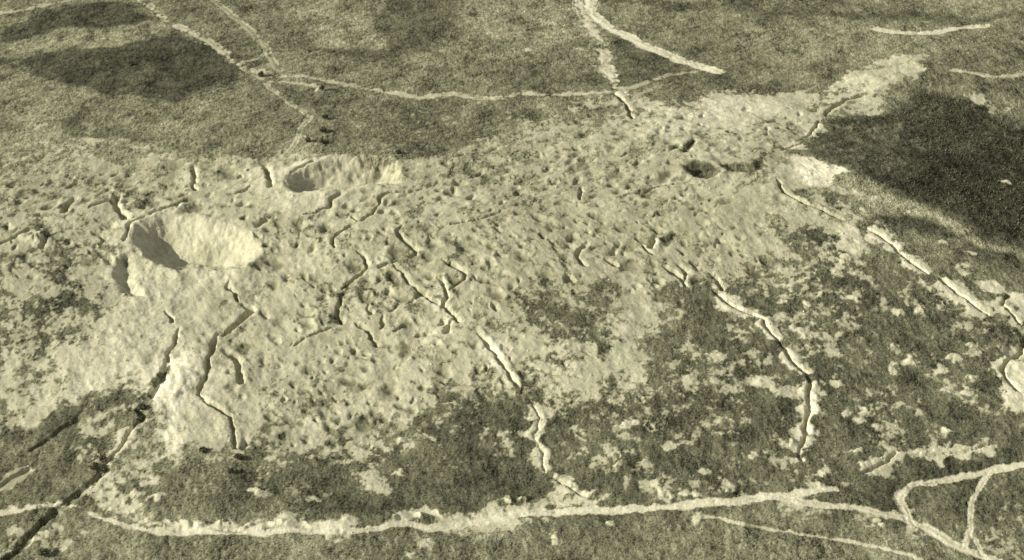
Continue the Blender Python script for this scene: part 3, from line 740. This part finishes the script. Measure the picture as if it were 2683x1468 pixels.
heap('C3 1640,725 1130,670 1540,560 1460,580 820,520 900,510 1320,820 1490,930 950,790 810,790', 1.6, 1.5, .4, 'small chalk heap in the dark grass above the bottom road')
heap('C3 1050,910 1080,950 1220,985 1300,990 1490,950', 2.0, 1.3, .5, 'chalk heap lying just above the bottom road')
heap('C2 975,825 1000,640 910,680 430,1012 830,740', 2.0, 1.4, .45, 'chalk heap in the dark grass at the foot of the pocked slope')
heap('C1 1000,1000 880,980 1030,1010 950,900 C2 50,965', 2.4, 1.2, .4, 'low chalk heap above the left end of the bottom road')
heap('C2 1140,1300 1090,1385 C3 730,1170 340,1140 180,1170 400,1255 90,1255 1290,1140 C1 280,1240 340,1220', 1.9, 1.5, .4, 'small chalk heap in the grass below the bottom road')
heap('B1 280,490', 3.0, 3.2, 1.5, 'rounded white chalk mound among shell holes near the left edge of the picture')
heap('C4 780,1130 830,1170 760,1190 1040,1260 1120,1310 1000,1200', 1.8, 1.3, .4, 'small chalk heap on the verge of the curved road')
heap('C1 1040,1168 1100,1152 1190,1168 1290,1178 1430,1165 1590,1190 1650,1180 C2 100,1158 235,1155 420,1180 1110,1110 960,1130 C3 90,1020 190,1020 610,990', 1.5, 1.1, .8, 'lump of chalk on the upper edge of the bottom road')
heap('A2 520,672 425,1030', 1.4, 1.5, .9, 'small white chalk mound in the field beyond the ridge')
heap('A3 735,495 610,360 230,370', 2.4, 1.8, .4, 'pale spoil heap beside the rough chalk path in the far field')
for n, (x, y, rx, ry, h, where) in enumerate(HEAPS):
    W = window(np.array([[x, y]]), max(rx, ry) * 2.2 + 1)
    a = RNG.uniform(-.5, .5); k = RNG.uniform(.8, 1.2)
    dx, dy = (X32[W] + 1.6 * WXS[W] - x), (Y32[W] + 1.6 * WYS[W] - y)
    u, v = (dx * math.cos(a) + dy * math.sin(a)) / (rx * k), (-dx * math.sin(a) + dy * math.cos(a)) / (ry * k)
    q = np.hypot(u, v)
    H[W] += h * k * np.exp(-q * q * 1.3) * (1 + 0.6 * lumps[W])
    c = 0.85 * (1 - smooth(0.0, 1.9, q + 0.6 * streak[W] + .5 * lumps[W]))
    COVER[W] = np.maximum(COVER[W], c)
    CHALK[W] += (0.47 - CHALK[W]) * c
    j = own('p%d' % n)
    claim(W, q < 1.15, j)
    THINGS['p%d' % n] = dict(name='chalk_heap', label=where, category='chalk heap', group='chalk heaps: ' + where[:40].rsplit(' ', 1)[0], parts={})

# ------------------------------------------------------------------ final reflectance of the surface
def uniform_noise(wl, octv, seed, gain=.6):
    n = fbm(X32, Y32 * 0.8, wl, octv, seed, gain)
    return 0.5 + 0.5 * np.tanh(n * 1.9)
NB = np.clip(0.5 + 1.25 * (0.45 * uniform_noise(9.0, 5, 101, .72) + 0.55 * uniform_noise(2.2, 4, 131, .75) - 0.5), 0, 1)
mixc = smooth(-0.20, 0.20, COVER * 1.3 - 0.17 - NB)
grain = _hash(np.arange(NX)[None, :] + np.zeros((NY, 1), np.int64), np.arange(NY)[:, None] + np.zeros((1, NX), np.int64), 5) - 0.5
mott = fbm(X32, Y32 * .6, 7.0, 5, 151, .8)
ft = fbm(X32, Y32 * .5, 1.1, 2, 171, .8)
BIG = fbm(X32, Y32, 38.0, 3, 191, .6)
TURF *= (1 + .12 * smooth(.06, .08, TURF)) * (1 - .20 * smooth(-112, -100, YY) * (1 - smooth(0, 50, YY)) * smooth(.07, .09, TURF))
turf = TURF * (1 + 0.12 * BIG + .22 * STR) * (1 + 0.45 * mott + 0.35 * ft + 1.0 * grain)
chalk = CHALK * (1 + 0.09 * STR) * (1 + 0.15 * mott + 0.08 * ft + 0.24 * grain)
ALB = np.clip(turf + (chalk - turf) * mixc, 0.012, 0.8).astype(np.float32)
BARE = mixc.astype(np.float32)
H += ((1 - mixc) * (0.10 * ft + 0.16 * grain) + mixc * (0.05 * ft + 0.05 * grain)).astype(np.float32) * (np.abs(X32) < 245)

# ------------------------------------------------------------------ materials
def nodes_of(name):
    m = bpy.data.materials.new(name)
    m.use_nodes = True
    nt = m.node_tree
    return m, nt, nt.nodes['Principled BSDF']

def surface_material(name):
    m, nt, b = nodes_of(name)
    at = nt.nodes.new('ShaderNodeAttribute'); at.attribute_name = 'reflectance'
    geo = nt.nodes.new('ShaderNodeNewGeometry')
    n1 = nt.nodes.new('ShaderNodeTexNoise'); n1.inputs['Scale'].default_value = 2.2; n1.inputs['Detail'].default_value = 5; n1.inputs['Roughness'].default_value = .7
    nt.links.new(geo.outputs['Position'], n1.inputs['Vector'])
    r1 = nt.nodes.new('ShaderNodeMapRange'); r1.inputs[1].default_value = .3; r1.inputs[2].default_value = .7; r1.inputs[3].default_value = .80; r1.inputs[4].default_value = 1.2
    nt.links.new(n1.outputs['Fac'], r1.inputs[0])
    mul = nt.nodes.new('ShaderNodeMath'); mul.operation = 'MULTIPLY'
    nt.links.new(at.outputs['Fac'], mul.inputs[0]); nt.links.new(r1.outputs[0], mul.inputs[1])
    tint = nt.nodes.new('ShaderNodeValToRGB')
    tint.color_ramp.elements[0].position = 0.04; tint.color_ramp.elements[0].color = (1.0, 1.0, .62, 1)
    tint.color_ramp.elements[1].position = 0.6; tint.color_ramp.elements[1].color = (1.0, .945, .67, 1)
    e = tint.color_ramp.elements.new(.16); e.color = (1.0, .975, .575, 1)
    nt.links.new(mul.outputs[0], tint.inputs[0])
    vm = nt.nodes.new('ShaderNodeVectorMath'); vm.operation = 'SCALE'
    nt.links.new(tint.outputs[0], vm.inputs[0]); nt.links.new(mul.outputs[0], vm.inputs['Scale'])
    nt.links.new(vm.outputs[0], b.inputs['Base Color'])
    n2 = nt.nodes.new('ShaderNodeTexNoise'); n2.inputs['Scale'].default_value = 1.6; n2.inputs['Detail'].default_value = 6; n2.inputs['Roughness'].default_value = .75
    nt.links.new(geo.outputs['Position'], n2.inputs['Vector'])
    bp = nt.nodes.new('ShaderNodeBump'); bp.inputs['Strength'].default_value = .38; bp.inputs['Distance'].default_value = .35
    nt.links.new(n2.outputs['Fac'], bp.inputs['Height']); nt.links.new(bp.outputs[0], b.inputs['Normal'])
    b.inputs['Roughness'].default_value = 1.0
    b.inputs['Specular IOR Level'].default_value = 0.05
    return m
M_SURF = surface_material('chalk_and_turf')

def plain_material(name, rgb, var=.35, scale=3.0):
    m, nt, b = nodes_of(name)
    geo = nt.nodes.new('ShaderNodeNewGeometry')
    n = nt.nodes.new('ShaderNodeTexNoise'); n.inputs['Scale'].default_value = scale; n.inputs['Detail'].default_value = 4
    nt.links.new(geo.outputs['Position'], n.inputs['Vector'])
    r = nt.nodes.new('ShaderNodeValToRGB')
    r.color_ramp.elements[0].position = .3; r.color_ramp.elements[1].position = .7
    r.color_ramp.elements[0].color = tuple(c * (1 - var) for c in rgb) + (1,)
    r.color_ramp.elements[1].color = tuple(c * (1 + var) for c in rgb) + (1,)
    nt.links.new(n.outputs['Fac'], r.inputs[0]); nt.links.new(r.outputs[0], b.inputs['Base Color'])
    b.inputs['Roughness'].default_value = .9; b.inputs['Specular IOR Level'].default_value = .1
    return m
M_LEAF = plain_material('bush_leaf', (.10, .10, .058))
M_BARK = plain_material('bush_bark', (.08, .07, .045))
M_GRASS = surface_material('grass_blade')
M_SCRUB = surface_material('scrub_leaf')
M_RUBBLE = plain_material('chalk_rubble', (.5, .475, .34), .2, .8)

# ------------------------------------------------------------------ cutting the surface into its objects
FLAT_X, FLAT_Y, FLAT_Z = XX.ravel(), YY.ravel(), H.astype(np.float64).ravel()
FLAT_A = ALB.ravel()
def surface_mesh(name, fidx, origin):
    r, c = np.divmod(fidx, NX - 1)
    v0 = r * NX + c
    quads = np.stack([v0, v0 + 1, v0 + 1 + NX, v0 + NX], 1)
    used, inv = np.unique(quads, return_inverse=True)
    inv = inv.reshape(-1)
    me = bpy.data.meshes.new(name)
    n, f = len(used), len(fidx)
    me.vertices.add(n)
    co = np.stack([FLAT_X[used] - origin[0], FLAT_Y[used] - origin[1], FLAT_Z[used] - origin[2]], 1).astype(np.float32)
    me.vertices.foreach_set('co', co.ravel())
    me.loops.add(4 * f)
    me.loops.foreach_set('vertex_index', inv.astype(np.int32))
    me.polygons.add(f)
    me.polygons.foreach_set('loop_start', np.arange(0, 4 * f, 4, dtype=np.int32))
    me.polygons.foreach_set('loop_total', np.full(f, 4, np.int32))
    me.polygons.foreach_set('use_smooth', np.ones(f, bool))
    me.update(calc_edges=True)
    at = me.attributes.new('reflectance', 'FLOAT', 'POINT')
    at.data.foreach_set('value', FLAT_A[used])
    me.materials.append(M_SURF)
    return me

def link(name, me, parent=None, loc=None):
    o = bpy.data.objects.new(name, me)
    COL.objects.link(o)
    if parent is not None:
        o.parent = parent
    if loc is not None:
        o.location = loc
    return o

def tag(o, label=None, category=None, group=None, kind=None):
    for k, v in (('label', label), ('category', category), ('group', group), ('kind', kind)):
        if v:
            o[k] = v

# a hole or heap cut in two by a trench keeps its larger piece
for idx in range(1, len(REG)):
    if isinstance(REG[idx][0], str) and REG[idx][0][0] in 'hp' and REG[idx][1] is None:
        x0, y0 = (HOLES[int(REG[idx][0][1:])] if REG[idx][0][0] == 'h' else HEAPS[int(REG[idx][0][1:])])[:2]
        W = window(np.array([[x0, y0]]), 14.0)
        sub = OWNER[W[0].start:min(W[0].stop, NY - 1), W[1].start:min(W[1].stop, NX - 1)]
        left_over = set(zip(*np.nonzero(sub == idx)))
        pieces = []
        while left_over:
            todo, got = [left_over.pop()], []
            while todo:
                c = todo.pop(); got.append(c)
                for q in ((c[0] + 1, c[1]), (c[0] - 1, c[1]), (c[0], c[1] + 1), (c[0], c[1] - 1)):
                    if q in left_over:
                        left_over.remove(q); todo.append(q)
            pieces.append(got)
        pieces.sort(key=len)
        for p in pieces[:-1]:
            for c in p:
                sub[c] = 0
flat_owner = OWNER.ravel()
srt = np.argsort(flat_owner, kind='stable')
cnt = np.bincount(flat_owner, minlength=len(REG))
start = np.concatenate([[0], np.cumsum(cnt)])
def faces_of(i):
    return np.sort(srt[start[i]:start[i + 1]])

ground = link('ground', surface_mesh('ground', faces_of(0), (0, 0, 0)))
tag(ground, 'rolling chalk ridge and fields of rough grass seen from the air', None, None, 'structure')
by_key = {}
for i in range(1, len(REG)):
    if cnt[i]:
        by_key.setdefault(REG[i][0], []).append((REG[i][1], i))
def origin_of(i):
    f = faces_of(i)
    r, c = np.divmod(f, NX - 1)
    v = r * NX + c
    return (float(FLAT_X[v].mean()), float(FLAT_Y[v].mean()), float(FLAT_Z[v].min()))
for key, lst in by_key.items():
    if key == 'rest':
        o0 = origin_of(lst[0][1])
        o = link('shell_holes', surface_mesh('shell_holes', faces_of(lst[0][1]), o0), None, o0)
        tag(o, 'countless lesser shell holes pocking the pale chalk slope', 'shell holes', None, 'stuff')
    elif isinstance(key, tuple):
        o0 = origin_of(lst[0][1])
        o = link(key[1], surface_mesh(key[1], faces_of(lst[0][1]), o0), None, o0)
        tag(o, 'pale chalk %s worn through the grass' % key[1], None, None, 'structure')
    else:
        T = THINGS[key]
        main = [i for p, i in lst if p is None]
        o0 = origin_of(main[0] if main else lst[0][1])
        root = link(T['name'], surface_mesh(T['name'], faces_of(main[0]), o0) if main else None, None, o0)
        tag(root, T['label'], T['category'], T['group'])
        for p, i in lst:
            if p is not None:
                nm = T['parts'][p][0]
                link(nm, surface_mesh(nm, faces_of(i), o0), root)

# ------------------------------------------------------------------ loose geometry: grass, scrub, rubble
def ground_z(x, y):
    i = np.clip(np.searchsorted(GX, x) - 1, 0, NX - 2); j = np.clip(np.searchsorted(GY, y) - 1, 0, NY - 2)
    tx, ty = (x - GX[i]) / (GX[i + 1] - GX[i]), (y - GY[j]) / (GY[j + 1] - GY[j])
    return (H[j, i] * (1 - tx) + H[j, i + 1] * tx) * (1 - ty) + (H[j + 1, i] * (1 - tx) + H[j + 1, i + 1] * tx) * ty, j, i

def mesh_from(name, co, faces, mat, n_side):
    me = bpy.data.meshes.new(name)
    me.vertices.add(len(co)); me.vertices.foreach_set('co', co.astype(np.float32).ravel())
    f = len(faces)
    me.loops.add(n_side * f); me.loops.foreach_set('vertex_index', faces.astype(np.int32).ravel())
    me.polygons.add(f)
    me.polygons.foreach_set('loop_start', np.arange(0, n_side * f, n_side, dtype=np.int32))
    me.polygons.foreach_set('loop_total', np.full(f, n_side, np.int32))
    me.update(calc_edges=True)
    me.materials.append(mat)
    return me

def tufts(n, keep, hmin, hmax, blades, name, mat, seed, label):
    rg = np.random.default_rng(seed)
    x, y = rg.uniform(-225, 225, n), rg.uniform(-150, 255, n)
    z, j, i = ground_z(x, y)
    k = keep(j, i, rg.random(n)) & (np.abs(x) < 60 + 0.32 * (y - CAM[1]) * .9)
    x, y, z = x[k], y[k], z[k]
    m = len(x)
    co = np.zeros((m, blades, 3, 3))
    s = hmin + (hmax - hmin) * rg.random((m, blades)) ** 2
    a = rg.uniform(0, 2 * math.pi, (m, blades))
    off = rg.normal(0, .35, (m, blades, 2)) * s[..., None] * 1.3
    bx, by = x[:, None] + off[..., 0], y[:, None] + off[..., 1]
    w = s * rg.uniform(.35, .6, (m, blades))
    zb = np.broadcast_to(z[:, None] - .12, s.shape)
    co[:, :, 0] = np.stack([bx - np.cos(a) * w, by - np.sin(a) * w, zb], -1)
    co[:, :, 1] = np.stack([bx + np.cos(a) * w, by + np.sin(a) * w, zb], -1)
    ln = rg.normal(0, .45, (m, blades, 2)) * s[..., None]
    co[:, :, 2] = np.stack([bx + ln[..., 0], by + ln[..., 1], zb + .12 + s], -1)
    faces = np.arange(m * blades * 3).reshape(-1, 3)
    me = mesh_from(name, co.reshape(-1, 3), faces, mat, 3)
    at = me.attributes.new('reflectance', 'FLOAT', 'POINT')
    val = (1.35 * (1 + .22 * STR[j[k], i[k]]) * TURF[j[k], i[k]] * (1 + .12 * BIG[j[k], i[k]]) * (1 + .45 * mott[j[k], i[k]]))[:, None, None] * rg.uniform(.75, 1.45, (m, blades, 1)) * np.ones((1, 1, 3))
    at.data.foreach_set('value', np.clip(val, .012, .6).astype(np.float32).ravel())
    o = link(name, me)
    tag(o, label, name, None, 'stuff')

tufts(260000, lambda j, i, r: (BARE[j, i] < .25) & (TURF[j, i] > .063) & (r < .75), .18, .5, 2, 'grass', M_GRASS, 3, 'rough grass of the fields and the foot of the ridge')
tufts(210000, lambda j, i, r: (BARE[j, i] < .3) & (TURF[j, i] <= .063), .25, .8, 3, 'undergrowth', M_SCRUB, 4, 'low dark scrub filling the ravine and the darkest field strips')

def rubble(n, seed):
    rg = np.random.default_rng(seed)
    x, y = rg.uniform(-200, 200, n), rg.uniform(-140, 120, n)
    z, j, i = ground_z(x, y)
    k = (BARE[j, i] > .7) & (rg.random(n) < .25 + .75 * (NB[j, i] > .5))
    x, y, z = x[k], y[k], z[k]
    m = len(x)
    base = np.array([[1, 0, 0], [0, 1, 0], [-1, 0, 0], [0, -1, 0], [0, 0, .9], [0, 0, -.5]], float)
    s = .10 + .32 * rg.random(m) ** 5
    co = base[None] * s[:, None, None] * rg.uniform(.65, 1.35, (m, 6, 3))
    a = rg.uniform(0, 6.28, m)
    cx = co[..., 0] * np.cos(a)[:, None] - co[..., 1] * np.sin(a)[:, None]
    cy = co[..., 0] * np.sin(a)[:, None] + co[..., 1] * np.cos(a)[:, None]
    co[..., 0], co[..., 1] = cx + x[:, None], cy + y[:, None]
    co[..., 2] += z[:, None] + s[:, None] * .15
    f = np.array([[0, 1, 4], [1, 2, 4], [2, 3, 4], [3, 0, 4], [1, 0, 5], [2, 1, 5], [3, 2, 5], [0, 3, 5]])
    faces = (f[None] + 6 * np.arange(m)[:, None, None]).reshape(-1, 3)
    o = link('rubble', mesh_from('rubble', co.reshape(-1, 3), faces, M_RUBBLE, 3))
    tag(o, 'clods and lumps of broken chalk strewn over the shelled slope', 'rubble', None, 'stuff')
rubble(13000, 9)

# ------------------------------------------------------------------ bushes
def bush(x, y, r, h, label, group, seed):
    r, h = r * .75, h * .72
    rg = np.random.default_rng(seed)
    z = float(ground_z(np.array([x]), np.array([y]))[0][0])
    root = bpy.data.objects.new('bush', None)
    COL.objects.link(root); root.location = (x, y, z)
    tag(root, label, 'bush', group)
    # stems
    V, Fc = [], []
    for s in range(5):
        a = rg.uniform(0, 6.28); l = rg.uniform(.3, .6) * r
        p0 = np.array([0, 0, -.3]); p1 = np.array([math.cos(a) * l * .5, math.sin(a) * l * .5, h * .45]); p2 = np.array([math.cos(a) * l, math.sin(a) * l, h * .8])
        b = len(V)
        for p, w in ((p0, .13 if s == 0 else .09), (p1, .07), (p2, .02)):
            for q in range(5):
                V.append(p + np.array([math.cos(q * 1.2566) * w, math.sin(q * 1.2566) * w, 0]))
        for k in range(2):
            for q in range(5):
                Fc.append([b + k * 5 + q, b + k * 5 + (q + 1) % 5, b + k * 5 + 5 + (q + 1) % 5, b + k * 5 + 5 + q])
    link('trunk', mesh_from('trunk', np.array(V), np.array(Fc), M_BARK, 4), root)
    n = 520
    cl = rg.normal(0, 1, (9, 3)); cl /= np.linalg.norm(cl, axis=1)[:, None]
    cl = cl * np.array([r * .62, r * .62, h * .3]) + np.array([0, 0, h * .58])
    c = cl[rg.integers(0, 9, n)] + rg.normal(0, 1, (n, 3)) * np.array([r * .2, r * .2, h * .13])
    c[:, 2] = np.clip(c[:, 2], .05, None)
    u = rg.normal(0, 1, (n, 3)); u /= np.linalg.norm(u, axis=1)[:, None]
    v = np.cross(u, rg.normal(0, 1, (n, 3))); v /= np.linalg.norm(v, axis=1)[:, None]
    s = rg.uniform(.14, .3, n)[:, None]
    co = np.stack([c - u * s, c + v * s * .7, c + u * s, c - v * s * .7], 1).reshape(-1, 3)
    link('crown', mesh_from('crown', co, np.arange(n * 4).reshape(-1, 4), M_LEAF, 4), root)

B = [
 ('A2 545,665', 1.3, 2.2, 'small bush beside the path beyond the ridge, next to a white mound'),
 ('A2 570,880', 1.7, 2.4, 'upper bush of a short row in the field beyond the second crater'),
 ('A2 550,975', 1.9, 2.6, 'tallest dark bush of the short row beyond the second crater'),
 ('A2 548,1055', 1.8, 2.0, 'lowest bush of the short row, close to the chalk edge'),
 ('A2 445,1045', 1.3, 1.8, 'bush at the end of the path behind the second crater'),
 ('A2 95,560', 2.0, 2.4, 'dark bush at the path crossing in the far field'),
 ('A2 1110,1140', 1.5, 1.8, 'bush on the chalk edge right of the second crater'),
 ('A1 970,480', 1.5, 1.8, 'lone dark bush in the dark field parcel'),
 ('C1 655,765', 2.4, 2.8, 'largest dark bush in the sunken lane'),
 ('C1 620,815', 2.0, 2.4, 'dark bush beside the largest bush in the sunken lane'),
 ('C1 675,830', 1.6, 2.0, 'low bush right of the lane where the chalk begins'),
 ('C1 930,420', 1.7, 2.0, 'bush in the middle overgrown stretch of the lane'),
 ('C1 915,470', 1.5, 1.8, 'bush at the lower end of the overgrown stretch of the lane'),
 ('C1 500,985', 1.6, 1.8, 'bush in the lane above the chalk track'),
 ('C1 285,1370', 2.2, 2.2, 'bush at the bottom edge of the picture right of the lane'),
 ('C1 1550,750', 1.7, 2.2, 'dark bush at the foot of the long S-curved trench'),
 ('C1 1500,840', 1.5, 1.8, 'bush between chalk lumps below the S-curved trench'),
 ('C1 1320,700', 1.4, 1.6, 'lone bush on the grey bank below the bright slope'),
 ('B3 1510,35', 1.8, 1.8, 'bush at the near edge of the overgrown pit'),
 ('A3 1400,1240', 1.4, 1.6, 'bush on the left rim of the overgrown pit'),
]
for n, (tx, r, h, lab) in enumerate(B):
    p = trace(tx)[0]
    bush(p[0], p[1], r, h, lab, 'bushes on the ridge and in the lane', 500 + n)
